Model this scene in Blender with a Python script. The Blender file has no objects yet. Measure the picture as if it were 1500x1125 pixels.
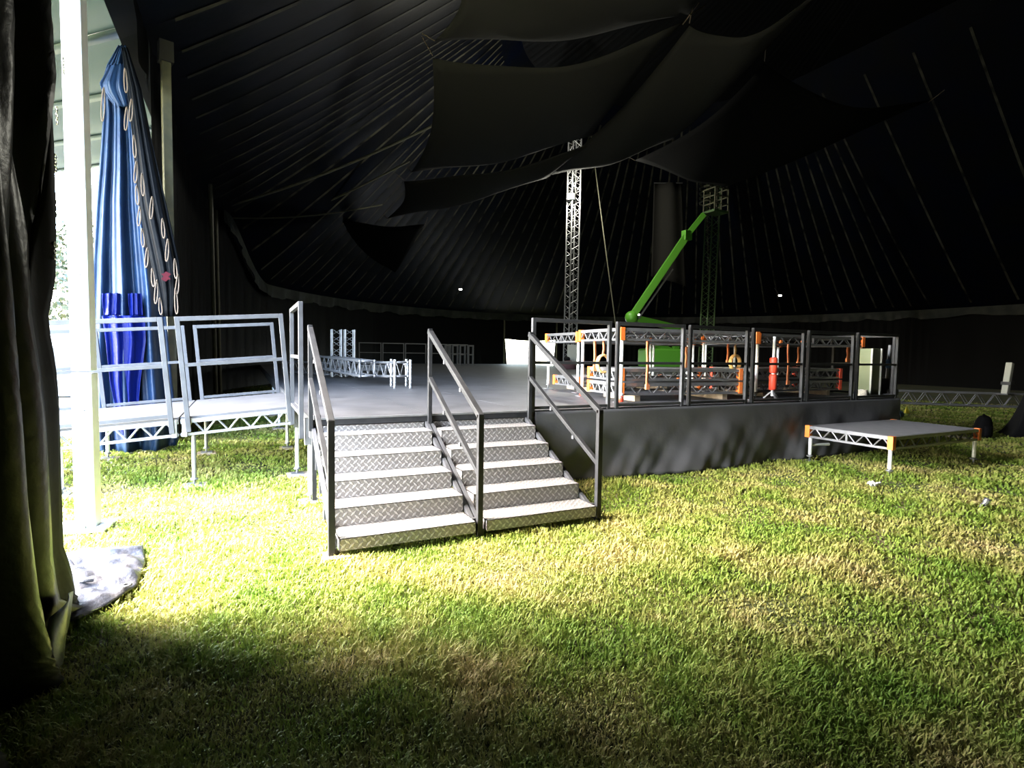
import bpy, math, random
import numpy as np
from mathutils import Vector, Matrix
random.seed(7); rng = np.random.default_rng(7)
R = math.radians
# ------------------------------------------------------------------ frame of the place
# x (u) runs along the stage front, y (v) runs into the stage, z is up; the stage front left corner is the origin
FPX, PITCH, ROLL, CAMH = 811.78, .0565, .0144, 1.5963
TH, H = .4492, .9106                      # yaw of the view against the stage, stage height
CU, CV = -.5788, -5.8266                  # the photographer's feet
ST, CT = math.sin(TH), math.cos(TH)
W = 1.22                                  # 4 ft module of decks and rails
Rt0 = Vector((CT, -ST, 0)); Fh = Vector((ST, CT, 0)); Zu = Vector((0, 0, 1))
Fw = Fh*math.cos(PITCH) - Zu*math.sin(PITCH)
Up0 = Fh*math.sin(PITCH) + Zu*math.cos(PITCH)
Rt = Rt0*math.cos(ROLL) + Up0*math.sin(ROLL); Up = Up0*math.cos(ROLL) - Rt0*math.sin(ROLL)
CAM = Vector((CU, CV, CAMH))
sc = bpy.context.scene
col = sc.collection
cd = bpy.data.cameras.new('camera'); cam = bpy.data.objects.new('camera', cd); col.objects.link(cam)
cam.matrix_world = Matrix(((Rt.x, Up.x, -Fw.x, CAM.x), (Rt.y, Up.y, -Fw.y, CAM.y), (Rt.z, Up.z, -Fw.z, CAM.z), (0, 0, 0, 1)))
cd.sensor_fit = 'HORIZONTAL'; cd.sensor_width = 36; cd.lens = FPX/1500*36; cd.clip_start = .05; cd.clip_end = 400
sc.camera = cam
# ------------------------------------------------------------------ light: an overcast sky through the entrance and the far door
world = bpy.data.worlds.new('sky'); sc.world = world; world.use_nodes = True
bg = world.node_tree.nodes['Background']
sky = world.node_tree.nodes.new('ShaderNodeTexSky'); sky.sky_type = 'NISHITA'; sky.sun_disc = False
sky.sun_elevation = R(47); sky.sun_rotation = R(285); sky.air_density = 1.0; sky.dust_density = 3.0; sky.ozone_density = 1.0
world.node_tree.links.new(sky.outputs[0], bg.inputs[0]); bg.inputs[1].default_value = 12.0
def portal(loc, sx, sy, rot):
    l = bpy.data.lights.new('daylight_portal', 'AREA'); l.shape = 'RECTANGLE'; l.size = sx; l.size_y = sy
    l.cycles.is_portal = True
    o = bpy.data.objects.new('daylight_portal', l); o.location = loc; o.rotation_euler = rot; col.objects.link(o)
portal((-2.0, 1.3, 3.3), 6.6, 6.4, (0, R(-90), 0))
sc.view_settings.view_transform = 'Standard'; sc.view_settings.look = 'None'
sc.view_settings.gamma = 1; sc.view_settings.use_curve_mapping = False
sc.view_settings.exposure = 0.0
# ------------------------------------------------------------------ pixel -> place (a pixel is only a direction)
def ray(px, py):
    return Fw + Rt*((px-750)/FPX) - Up*((py-562.5)/FPX)
def on_z(px, py, z=0.): d = ray(px, py); return CAM + d*((z-CAM.z)/d.z)
def on_u(px, py, u): d = ray(px, py); return CAM + d*((u-CAM.x)/d.x)
def on_v(px, py, v): d = ray(px, py); return CAM + d*((v-CAM.y)/d.y)
def on_d(px, py, dist): d = ray(px, py); return CAM + d*(dist/d.dot(Fh))
# ------------------------------------------------------------------ materials
MATS = {}
def mat(name, c, rough=.5, metal=0., var=None, vscale=4., bump=0., bscale=30., spec=.5, trans=0., emit=None, estr=0., detail=4., tex=None):
    m = bpy.data.materials.new(name); m.use_nodes = True; nt = m.node_tree; N, L = nt.nodes, nt.links
    p = N['Principled BSDF']
    p.inputs['Base Color'].default_value = (*c, 1); p.inputs['Roughness'].default_value = rough
    p.inputs['Metallic'].default_value = metal; p.inputs['Specular IOR Level'].default_value = spec
    if emit: p.inputs['Emission Color'].default_value = (*emit, 1); p.inputs['Emission Strength'].default_value = estr
    geo = N.new('ShaderNodeNewGeometry')
    if var:
        n = N.new('ShaderNodeTexNoise'); n.inputs['Scale'].default_value = vscale; n.inputs['Detail'].default_value = detail
        r = N.new('ShaderNodeValToRGB'); r.color_ramp.elements[0].position = .35; r.color_ramp.elements[1].position = .65
        r.color_ramp.elements[0].color = (*c, 1); r.color_ramp.elements[1].color = (*var, 1)
        L.new(geo.outputs['Position'], n.inputs['Vector']); L.new(n.outputs['Fac'], r.inputs['Fac']); L.new(r.outputs['Color'], p.inputs['Base Color'])
    if bump:
        n2 = N.new('ShaderNodeTexNoise'); n2.inputs['Scale'].default_value = bscale; n2.inputs['Detail'].default_value = 5
        L.new(geo.outputs['Position'], n2.inputs['Vector'])
        b = N.new('ShaderNodeBump'); b.inputs['Strength'].default_value = bump; b.inputs['Distance'].default_value = .02
        L.new(n2.outputs['Fac'], b.inputs['Height']); L.new(b.outputs['Normal'], p.inputs['Normal'])
    if trans:
        t = N.new('ShaderNodeBsdfTranslucent'); t.inputs['Color'].default_value = (*c, 1); x = N.new('ShaderNodeMixShader'); x.inputs[0].default_value = trans
        L.new(p.outputs[0], x.inputs[1]); L.new(t.outputs[0], x.inputs[2]); L.new(x.outputs[0], N['Material Output'].inputs['Surface'])
    MATS[name] = m; return m
mat('soil', (.055, .075, .018), .95, var=(.12, .10, .035), vscale=1.3, bump=.6, bscale=40)
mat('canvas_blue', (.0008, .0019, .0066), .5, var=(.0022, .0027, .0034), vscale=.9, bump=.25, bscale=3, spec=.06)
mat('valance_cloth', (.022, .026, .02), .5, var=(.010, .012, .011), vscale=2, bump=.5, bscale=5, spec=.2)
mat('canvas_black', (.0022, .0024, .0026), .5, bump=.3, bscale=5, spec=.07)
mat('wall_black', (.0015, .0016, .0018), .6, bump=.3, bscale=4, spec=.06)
mat('seam', (.062, .060, .045), .6, var=(.004, .004, .004), vscale=1.6, spec=.1)
mat('vinyl_black', (.006, .0066, .006), .34, bump=.35, bscale=9, spec=.3)
mat('vinyl_grass_bounce', (.06, .08, .03), .4, bump=.3, bscale=9)
mat('vinyl_blue', (.006, .018, .050), .42, var=(.012, .032, .075), vscale=3, bump=.35, bscale=10, spec=.3)
mat('vinyl_royal', (.0015, .006, .085), .4, bump=.4, bscale=14, spec=.12)
mat('vinyl_dark', (.0016, .0022, .0032), .5, var=(.003, .0036, .0046), vscale=6, bump=.3, bscale=10, spec=.06)
mat('rope', (.11, .085, .065), .8, spec=.1)
mat('red_paint', (.045, .002, .006), .6, spec=.1)
mat('pole_white', (.74, .76, .76), .5, var=(.66, .68, .67), vscale=8)
mat('pole_olive', (.10, .096, .055), .6, var=(.065, .065, .042), vscale=6)
mat('steel_dark', (.016, .017, .018), .5, .1, var=(.026, .027, .028), vscale=9, spec=.25)
mat('steel_grey', (.060, .063, .067), .55, .1, var=(.045, .047, .05), vscale=8, spec=.3)
mat('alloy', (.26, .265, .27), .42, .6, var=(.21, .213, .217), vscale=10)
mat('alloy_dull', (.14, .14, .14), .5, .4)
mat('alloy_bright', (.86, .88, .90), .3, .7)
mat('deck', (.042, .044, .047), .55, var=(.072, .074, .078), vscale=2.2, bump=.12, bscale=25, detail=8, spec=.35)
mat('deck_dark', (.13, .133, .138), .6, var=(.16, .16, .165), vscale=8)
mat('deck_pale', (.085, .087, .09), .55, var=(.06, .062, .064), vscale=3, spec=.35)
mat('skirt', (.085, .087, .09), .62, bump=.15, bscale=14)
mat('cloth_black', (.019, .0183, .0165), .9, spec=.05, bump=.05, bscale=8)
mat('cloth_dark', (.003, .003, .0028), .9, spec=.03)
mat('orange', (.85, .20, .03), .5)
mat('red', (.72, .07, .03), .5)
mat('strap', (.85, .30, .12), .6)
mat('strap_tan', (.72, .45, .16), .6)
mat('leg_white', (.78, .82, .80), .4, .2)
mat('wood', (.42, .34, .24), .7, var=(.34, .27, .19), vscale=14)
mat('tarp', (.024, .031, .046), .38, var=(.05, .049, .05), vscale=7, bump=.9, bscale=14, spec=.25)
mat('rubber', (.025, .025, .026), .6)
mat('mat_grey', (.22, .23, .23), .8)
mat('lift_green', (.10, .34, .03), .45)
mat('lift_dark', (.05, .10, .03), .5)
mat('olive_panel', (.15, .175, .075), .55)
mat('pale_panel', (.40, .40, .34), .6)
mat('maroon', (.07, .03, .035), .8)
mat('bag_black', (.003, .003, .0035), .8, spec=.15)
mat('bag_blue', (.12, .24, .45), .5)
mat('yellow', (.80, .68, .05), .5)
mat('white_card', (.80, .80, .80), .6)
mat('cream', (.75, .70, .58), .6)
mat('can', (.70, .72, .75), .25, .9, var=(.25, .26, .32), vscale=30)
mat('lamp_glow', (1, 1, .95), .3, emit=(1, .98, .86), estr=90)
mat('lamp_small', (1, 1, .95), .3, emit=(1, .97, .9), estr=14)
mat('awning', (.037, .060, .048), .6, trans=.012)
mat('awning_strip', (.075, .105, .09), .5, trans=.015)
mat('hedge', (.012, .028, .006), .7, var=(.07, .065, .02), vscale=9)
mat('cabin', (.85, .86, .86), .5)
mat('path', (.22, .22, .20), .8, var=(.18, .18, .16), vscale=5)
def checker_mat():
    # aluminium five-bar tread plate: raised lozenges as fine relief, their highlights painted lighter
    m = bpy.data.materials.new('tread_plate'); m.use_nodes = True; nt = m.node_tree; N, L = nt.nodes, nt.links; p = N['Principled BSDF']
    p.inputs['Metallic'].default_value = .3; p.inputs['Roughness'].default_value = .5; p.inputs['Base Color'].default_value = (.66, .65, .62, 1)
    uv = N.new('ShaderNodeUVMap')
    def math_(op, a, b=None):
        n = N.new('ShaderNodeMath'); n.operation = op
        for i, v in enumerate((a, b)):
            if v is None: continue
            if isinstance(v, (int, float)): n.inputs[i].default_value = v
            else: L.new(v, n.inputs[i])
        return n.outputs[0]
    sep = N.new('ShaderNodeSeparateXYZ'); L.new(uv.outputs[0], sep.inputs[0])
    x, y = sep.outputs[0], sep.outputs[1]
    a = math_('ADD', x, y); b = math_('SUBTRACT', x, y)
    P = .064                                          # lattice pitch in metres (uv is in metres)
    def lozenge(ox):
        # cell coordinates on the diagonal lattice
        s = math_('SUBTRACT', math_('FRACT', math_('ADD', math_('DIVIDE', x, P), ox)), .5)
        t = math_('SUBTRACT', math_('FRACT', math_('ADD', math_('DIVIDE', y, P), ox)), .5)
        sg = 1 if ox == 0 else -1
        d1 = math_('ADD', s, math_('MULTIPLY', t, sg)); d2 = math_('SUBTRACT', s, math_('MULTIPLY', t, sg))
        e = math_('ADD', math_('MULTIPLY', math_('ABSOLUTE', d1), 1.25), math_('MULTIPLY', math_('ABSOLUTE', d2), 3.4))
        return math_('MAXIMUM', math_('SUBTRACT', 1., e), 0.)
    h = math_('MAXIMUM', lozenge(0), lozenge(.5))
    hh = math_('MINIMUM', math_('MULTIPLY', h, 2.5), 1.)
    bm = N.new('ShaderNodeBump'); bm.inputs['Strength'].default_value = .6; bm.inputs['Distance'].default_value = .006
    L.new(hh, bm.inputs['Height']); L.new(bm.outputs['Normal'], p.inputs['Normal'])
    nz = N.new('ShaderNodeTexNoise'); nz.inputs['Scale'].default_value = 9
    mx = N.new('ShaderNodeMix'); mx.data_type = 'RGBA'; mx.inputs[6].default_value = (.15, .145, .137, 1); mx.inputs[7].default_value = (.37, .365, .35, 1)
    g = N.new('ShaderNodeNewGeometry'); L.new(g.outputs['Position'], nz.inputs['Vector'])
    f = math_('ADD', math_('MULTIPLY', hh, .85), math_('MULTIPLY', nz.outputs['Fac'], .3)); L.new(f, mx.inputs[0])
    L.new(mx.outputs[2], p.inputs['Base Color'])
    MATS['tread_plate'] = m
checker_mat()
def grass_mat():
    m = bpy.data.materials.new('grass'); m.use_nodes = True; nt = m.node_tree; N, L = nt.nodes, nt.links; p = N['Principled BSDF']
    g = N.new('ShaderNodeNewGeometry')
    n1 = N.new('ShaderNodeTexNoise'); n1.inputs['Scale'].default_value = 1.1; n1.inputs['Detail'].default_value = 6; n1.inputs['Roughness'].default_value = .65
    n2 = N.new('ShaderNodeTexNoise'); n2.inputs['Scale'].default_value = 60; n2.inputs['Detail'].default_value = 2
    L.new(g.outputs['Position'], n1.inputs['Vector']); L.new(g.outputs['Position'], n2.inputs['Vector'])
    ad = N.new('ShaderNodeMath'); ad.operation = 'MULTIPLY_ADD'; ad.inputs[1].default_value = .35; L.new(n2.outputs['Fac'], ad.inputs[0]); L.new(n1.outputs['Fac'], ad.inputs[2])
    r = N.new('ShaderNodeValToRGB'); e = r.color_ramp.elements
    e[0].position = .48; e[0].color = (.098, .19, .020, 1); e[1].position = .88; e[1].color = (.45, .36, .165, 1)
    x = e.new(.62); x.color = (.20, .275, .042, 1); x = e.new(.75); x.color = (.34, .33, .095, 1)
    L.new(ad.outputs[0], r.inputs['Fac']); L.new(r.outputs['Color'], p.inputs['Base Color']); p.inputs['Roughness'].default_value = .6; p.inputs['Specular IOR Level'].default_value = .25
    t = N.new('ShaderNodeBsdfTranslucent'); L.new(r.outputs['Color'], t.inputs['Color']); mx = N.new('ShaderNodeMixShader'); mx.inputs[0].default_value = .3
    L.new(p.outputs[0], mx.inputs[1]); L.new(t.outputs[0], mx.inputs[2]); L.new(mx.outputs[0], N['Material Output'].inputs['Surface'])
    MATS['grass'] = m
grass_mat()
# ------------------------------------------------------------------ mesh builder
def V(*a): return Vector(a)
class MB:
    def __init__(s): s.v = []; s.f = []; s.uv = {}; s.smooth = False
    def add(s, vs, fs):
        o = len(s.v); s.v += [tuple(x) for x in vs]; s.f += [tuple(o+i for i in f) for f in fs]; return s
    def box(s, c, d, rz=0., rot=None):
        c = Vector(c); M = rot if rot is not None else Matrix.Rotation(rz, 3, 'Z'); a, b, e = d[0]/2, d[1]/2, d[2]/2
        vs = [c + M @ V(i*a, j*b, k*e) for k in (-1, 1) for j in (-1, 1) for i in (-1, 1)]
        return s.add(vs, [(0, 2, 3, 1), (4, 5, 7, 6), (0, 1, 5, 4), (2, 6, 7, 3), (0, 4, 6, 2), (1, 3, 7, 5)])
    def rng(s, u0, u1, v0, v1, z0, z1): return s.box(((u0+u1)/2, (v0+v1)/2, (z0+z1)/2), (u1-u0, v1-v0, z1-z0))
    def bar(s, p, q, w, h=None, up=(0, 0, 1)):
        p, q = Vector(p), Vector(q); h = h or w; d = (q-p); l = d.length; d = d.normalized(); up = Vector(up)
        if abs(d.dot(up)) > .99: up = V(1, 0, 0) if abs(d.x) < .9 else V(0, 1, 0)
        sd = d.cross(up).normalized(); uu = sd.cross(d).normalized()
        M = Matrix((sd, d, uu)).transposed()
        return s.box((p+q)/2, (w, l, h), rot=M)
    def tube(s, p, q, r, n=8, r2=None):
        p, q = Vector(p), Vector(q); d = (q-p).normalized(); up = V(0, 0, 1) if abs(d.z) < .95 else V(1, 0, 0)
        a = d.cross(up).normalized(); b = a.cross(d); r2 = r if r2 is None else r2
        vs = [p + (a*math.cos(t)+b*math.sin(t))*r for t in [2*math.pi*i/n for i in range(n)]] + [q + (a*math.cos(t)+b*math.sin(t))*r2 for t in [2*math.pi*i/n for i in range(n)]]
        s.add(vs, [(i, (i+1) % n, n+(i+1) % n, n+i) for i in range(n)] + [tuple(range(n-1, -1, -1)), tuple(range(n, 2*n))]); return s
    def path(s, pts, r, n=6, closed=False):
        pts = [Vector(p) for p in pts]; m = len(pts)
        for i in range(m if closed else m-1): s.tube(pts[i], pts[(i+1) % m], r, n)
        return s
    def ball(s, c, r, n=10, m=7, sc=(1, 1, 1)):
        c = Vector(c); vs = []
        for j in range(m+1):
            t = math.pi*j/m
            for i in range(n):
                a = 2*math.pi*i/n; vs.append(c + V(r*sc[0]*math.sin(t)*math.cos(a), r*sc[1]*math.sin(t)*math.sin(a), r*sc[2]*math.cos(t)))
        s.smooth = True
        return s.add(vs, [(j*n+i, (j+1)*n+i, (j+1)*n+(i+1) % n, j*n+(i+1) % n) for j in range(m) for i in range(n)])
    def lathe(s, c, prof, n=14):
        c = Vector(c); vs = [c+V(r*math.cos(2*math.pi*i/n), r*math.sin(2*math.pi*i/n), z) for r, z in prof for i in range(n)]
        s.smooth = True
        return s.add(vs, [(j*n+i, j*n+(i+1) % n, (j+1)*n+(i+1) % n, (j+1)*n+i) for j in range(len(prof)-1) for i in range(n)])
    def grid(s, fn, nu, nv, thick=0.):
        vs = [Vector(fn(i/nu, j/nv)) for j in range(nv+1) for i in range(nu+1)]
        fs = [(j*(nu+1)+i, j*(nu+1)+i+1, (j+1)*(nu+1)+i+1, (j+1)*(nu+1)+i) for j in range(nv) for i in range(nu)]
        s.smooth = True
        return s.add(vs, fs)
    def build(s, name, m, parent=None, smooth=None, solid=0., bevel=0.):
        me = bpy.data.meshes.new(name)
        base = Vector(parent['_b']) if parent is not None else getattr(s, 'base', V(0, 0, 0))
        me.from_pydata([(x-base.x, y-base.y, z-base.z) for x, y, z in s.v], [], s.f); me.update()
        me.materials.append(MATS[m])
        if s.smooth if smooth is None else smooth: me.shade_smooth()
        o = bpy.data.objects.new(name, me); col.objects.link(o)
        if parent is not None: o.parent = parent; o.location = V(0, 0, 0)
        else: o.location = base
        o['_b'] = tuple(base)
        if solid: md = o.modifiers.new('thickness', 'SOLIDIFY'); md.thickness = solid; md.offset = 0
        if bevel: md = o.modifiers.new('bevel', 'BEVEL'); md.width = bevel; md.segments = 2; md.limit_method = 'ANGLE'
        return o
def tag(o, label=None, cat=None, group=None, kind=None):
    if label: o['label'] = label
    if cat: o['category'] = cat
    if group: o['group'] = group
    if kind: o['kind'] = kind
    return o
def thing(name, label, cat, base, group=None, kind=None):
    o = bpy.data.objects.new(name, None); o.empty_display_size = .2; col.objects.link(o); o.location = base; o['_b'] = tuple(Vector(base))
    return tag(o, label, cat, group, kind)
def single(mb, name, m, base, label, cat, group=None, **k):
    mb.base = Vector(base); return tag(mb.build(name, m, **k), label, cat, group)
def copy_part(src, parent, delta=(0, 0, 0), rz=None):
    c = src.copy(); col.objects.link(c); c.parent = parent; c.location = src.location + Vector(delta)
    if rz is not None: c.rotation_euler.z = rz
    return c
def noise1(x, s=0.): return math.sin(x*1.0+s)*.5+math.sin(x*2.3+s*1.7)*.3+math.sin(x*5.1+s*.6)*.2
# ================================================================== THE SETTING
TC = (17., 13.); TR = 18.85; WU = -1.85         # tent end centre, radius, line of the left wall
def rim():
    pts = []
    for k in range(0, 26): v = -14+k*(27/26.); pts.append((WU, v, 0.))
    for k in range(0, 61):
        a = math.pi*(1-k/60.); pts.append((TC[0]+TR*math.cos(a), TC[1]+TR*math.sin(a), a))
    for k in range(1, 14): v = 13-k*(27/13.); pts.append((TC[0]+TR, v, 0.))
    for k in range(0, 31):
        a = -math.pi*(k/30.); pts.append((TC[0]+TR*math.cos(a), -14+TR*math.sin(a), a))
    return pts
def rim_z(u, v):
    if u < 17 and v > 13:
        d = math.degrees(math.atan2(v-13, 17-u)); t = min(1, max(0, (d-14)/13.)); return 6.6-2.1*t*t*(3-2*t)
    if u >= 17 and v > -20: return 4.5
    if v < -14: t = min(1, max(0, (-14-v)/12)); return 6.6-2.1*t if u < 17 else 4.5
    return 6.6
def inner(u, v):
    vv = min(13, max(-14, v)); du, dv = u-17, v-vv; l = math.hypot(du, dv) or 1
    return 17+du/l*7.5, vv+dv/l*7.5
RIM = rim(); ROOF_TOP = 15.5
fl = MB(); fl.grid(lambda a, b: (-60+140*a, -45+110*b, 0), 40, 40)
floor = tag(fl.build('floor', 'soil', smooth=False), kind='structure')
ceil = thing('ceiling', None, None, (0, 0, 0), kind='structure')
def roof_pt(i, s, t, off=0.):
    a = RIM[i]; b = RIM[(i+1) % len(RIM)]; u = a[0]+(b[0]-a[0])*s; v = a[1]+(b[1]-a[1])*s
    z0 = rim_z(a[0], a[1])*(1-s)+rim_z(b[0], b[1])*s; iu, iv = inner(u, v)
    sag = -.035*math.sin(math.pi*s)*math.sin(math.pi*min(1, t*1.1+.05))
    z = z0+(ROOF_TOP-z0)*(t**1.08 if t > 0 else t) + sag + .015*math.sin(t*23+i)*math.sin(math.pi*s) + off
    return (u+(iu-u)*t, v+(iv-v)*t, z)
for i in range(len(RIM)):
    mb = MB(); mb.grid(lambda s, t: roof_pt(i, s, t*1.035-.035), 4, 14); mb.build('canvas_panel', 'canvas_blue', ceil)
    a = RIM[i]; mb = MB(); w = .05
    def strip(s, t, i=i):
        p = Vector(roof_pt(i, 0, .03+t*.9, -.03)); q = Vector(roof_pt(i, .05, .03+t*.9, -.03)); d = (q-p).normalized(); return p+d*(s-.5)*2*w
    mb.grid(strip, 1, 10); mb.build('seam_strip', 'seam', ceil)
ring = [roof_pt(i, k/4, 1.) for i in range(len(RIM)) for k in range(4)]; n = len(ring)
mb = MB(); mb.add(ring + [(17, 0, ROOF_TOP+2.5)], [(i, (i+1) % n, n) for i in range(n)]); mb.build('canvas_crown', 'canvas_black', ceil)
for (a, b, r_) in (((300, 312, 6.5), (640, 181, 10.5), .05), ((292, 318, 6.4), (560, 300, 8.0), .03), ((330, 350, 6.3), (600, 236, 9.5), .04)):
    p, q = on_z(*a), on_z(*b); mb = MB(); mb.path([p+(q-p)*(i/10.)+V(0, 0, -.25*math.sin(math.pi*i/10)) for i in range(11)], r_, 6); mb.build('roof_cable', 'pole_olive', ceil)
# hanging valance along the back rim, its lower edge scalloped
va = MB(); nv = 400
backp = [p for p in RIM[30:100]]
def rimlerp(t, pts):
    x = t*(len(pts)-1); i = min(int(x), len(pts)-2); f = x-i; a, b = pts[i], pts[i+1]; return a[0]+(b[0]-a[0])*f, a[1]+(b[1]-a[1])*f
def val(s, t):
    u, v = rimlerp(s, backp); z = rim_z(u, v); du, dv = 17-u, (13-v if v > 13 else 0); l = math.hypot(du, dv)
    inn = .25+.1*noise1(s*300)*t
    return (u+du/l*inn, v+dv/l*inn, z-.02-t*(.42+.12*abs(math.sin(s*95))+.05*noise1(s*210, 1.)))
va.grid(val, nv, 4); va.build('valance', 'valance_cloth', ceil)
# walls: black cloth hung from the rim to the grass
def wall(name, pts, m='wall_black', amp=.05, fr=9., z0=0.):
    L = [0.]
    for a, b in zip(pts, pts[1:]): L.append(L[-1]+math.hypot(b[0]-a[0], b[1]-a[1]))
    nseg = int(L[-1]/.12)
    def f(s, t):
        u, v = rimlerp(s, pts); l = s*L[-1]; z = rim_z(u, v)+.02; d = amp*noise1(l*fr)*(1-.6*t); return (u+d, v+d*.5, z0+(z-z0)*t)
    mb = MB(); mb.grid(f, nseg, 8); return tag(mb.build(name, m), kind='structure')
leftw = [(WU-.05, 5.0+.5*k) for k in range(0, 17)] + [(p[0]+.0, p[1]) for p in RIM[27:46]]
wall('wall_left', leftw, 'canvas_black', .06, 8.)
# the wall reaches over the entrance with a slanting edge
hd = MB(); hd.grid(lambda s, t: (WU-.06-.03*noise1(s*9+t*5), 2.6+2.4*s if t > .5 else 3.9+1.1*s, 5.75+1.0*t - (.0 if t > .5 else .0)), 6, 2)
hd.build('wall_flap', 'canvas_black', bpy.data.objects['wall_left'])
def arcp(a): return (TC[0]+TR*math.cos(R(a)), TC[1]+TR*math.sin(R(a)))
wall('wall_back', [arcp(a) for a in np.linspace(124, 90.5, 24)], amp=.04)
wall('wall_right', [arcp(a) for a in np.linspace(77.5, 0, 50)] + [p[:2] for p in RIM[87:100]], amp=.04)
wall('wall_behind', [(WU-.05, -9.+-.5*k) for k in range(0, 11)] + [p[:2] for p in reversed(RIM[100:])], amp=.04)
# lintel cloth and leaves of the far door
d0, d1 = arcp(90.5), arcp(77.5)
dl = MB(); dl.grid(lambda s, t: (d0[0]+(d1[0]-d0[0])*s, d0[1]+(d1[1]-d0[1])*s+.02*noise1(s*30), 2.62+(2.0)*t - (.12*math.sin(math.pi*s) if t == 0 else 0)), 16, 3)
door = tag(dl.build('door_1', 'canvas_black'), kind='structure')
for (p, s) in ((d0, 1), (d1, -1)):
    mb = MB(); mb.bar((p[0], p[1]-.1, 0), (p[0], p[1]-.1, 4.3), .09); mb.build('door_post', 'pole_olive', door)
    mb = MB(); mb.grid(lambda a, b: (p[0]+s*(.02+.30*a*(1-b*.8)), p[1]-.05-.05*math.sin(a*14), 2.7*b), 8, 6); mb.build('door_curtain', 'canvas_black', door)
portal(((d0[0]+d1[0])/2, (d0[1]+d1[1])/2+.15, 1.4), 4.2, 2.6, (R(-90), 0, R(-6)))
mb = MB(); mb.grid(lambda a, b: (8+20*a, 31.8+10*b, .012), 4, 4); tag(mb.build('floor_outside', 'path'), kind='structure')
# outside the entrance: pale hard standing
mb = MB(); mb.grid(lambda a, b: (-18+13.0*a, 6.0+16*b, .012), 8, 8); tag(mb.build('floor_path', 'path'), kind='structure')
# ================================================================== THE ENTRANCE
def cov(): pass
# near black curtain beside the photographer
ez = [(-.0, -1.63), (.2, -1.84), (.46, -1.92), (1.24, -1.9), (1.7, -1.98), (2.27, -1.86), (2.85, -1.80), (3.76, -1.37), (5.0, -1.0), (6.6, -.6)]
def edge_v(z): return float(np.interp(z, [a for a, b in ez], [b for a, b in ez]))
cur = thing('entrance_curtain', 'black vinyl entrance curtain gathered in heavy folds beside the opening', 'curtain', (-1.55, -1.8, 0))
def cfold(v, z):
    k = v*1.0; amp = .10*(1-.35*z/6.6)
    return -1.60 + amp*math.sin(k*9.0+.5*math.sin(z*1.3)) + .035*math.sin(k*23+z*.8) + .10*math.exp(-z/.35)*(1+.6*math.sin(k*7))
def cpt(s, t):
    z = 6.6*t**1.4; ev = edge_v(z); v = ev-.16 - s*(7.2+ev+1.9); return (cfold(v, z), v, z*1.04-.03)
mb = MB(); mb.grid(cpt, 220, 60); mb.build('cloth', 'vinyl_black', cur, solid=.006)
mb = MB(); mb.grid(lambda s, t: ((lambda z: (cfold(edge_v(z)-.16*s, z)*.8-1.60*.2-.02*(1-s), edge_v(z)-.17*s, z*1.04-.03))(6.6*t**1.4)), 5, 60)
hem = mb.build('hem', 'canvas_black', cur, solid=.008)
for py in (65, 148, 222, 290, 354):
    p = on_u(73 if py > 100 else 78, py, -1.52); c = V(-1.545, edge_v(p.z)-.06, p.z)
    for dz in (0, .07, .14):
        mb = MB(); mb.path([c+V(.028, .014*math.cos(a), .014*math.sin(a)-dz*.5) for a in [2*math.pi*i/8 for i in range(8)]], .0035, 5, True); mb.build('eyelet', 'alloy_bright', hem)
# folded foot of the curtain, green light off the grass put into its colour
mb = MB()
def foldpt(s, t):
    a = on_z(72, 905, .22); b = on_z(116, 866, .20); c = on_z(62, 1000, .02); d = on_z(104, 945, .02)
    p = (a*(1-s)+b*s)*(1-t)+(c*(1-s)+d*s)*t; return p+V(.03*math.sin(s*5), .0, .03*math.sin(t*4+s*3))
mb.grid(foldpt, 8, 8); mb.build('turned_hem', 'vinyl_grass_bounce', cur, solid=.005)
# crumpled tarpaulin on the grass
def tarp():
    out = [(70, 822), (120, 812), (210, 805), (213, 832), (200, 866), (160, 893), (114, 916), (85, 925)]
    g = [on_z(x, y, .015) for x, y in out]; c = sum(g, V(0, 0, 0))/len(g)
    def f(s, t):
        x = s*len(g); i = int(x) % len(g); fr = x-int(x); e = g[i]*(1-fr)+g[(i+1) % len(g)]*fr
        p = c+(e-c)*t; n = abs(math.sin(p.x*9+p.y*4))*.03+abs(math.sin(p.y*11-p.x*3+1))*.03+.015*math.sin(p.x*31)*math.sin(p.y*27)
        return V(p.x, p.y, .05+n*(1-t**6))
    mb = MB(); mb.grid(f, 96, 22); return mb
o = single(tarp(), 'tarpaulin', 'tarp', on_z(150, 860), 'crumpled blue-grey tarpaulin lying on the grass by the curtain', 'tarpaulin', solid=.004)
mb = MB(); c = on_z(118, 840, .12); mb.path([c+V(.34*a-.25, .05*math.sin(a*6)-.1*a, .012*math.sin(9*a)-.02) for a in np.linspace(0, 1, 24)], .011, 6); mb.build('cord', 'rubber', o)
for (x, y) in ((168, 827), (186, 858)):
    c = on_z(x, y, .085); mb = MB(); mb.lathe(c, [(.022, 0), (.03, .004), (.03, .008), (.016, .01), (.016, 0)], 10); mb.build('eyelet', 'rubber', o)
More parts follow.
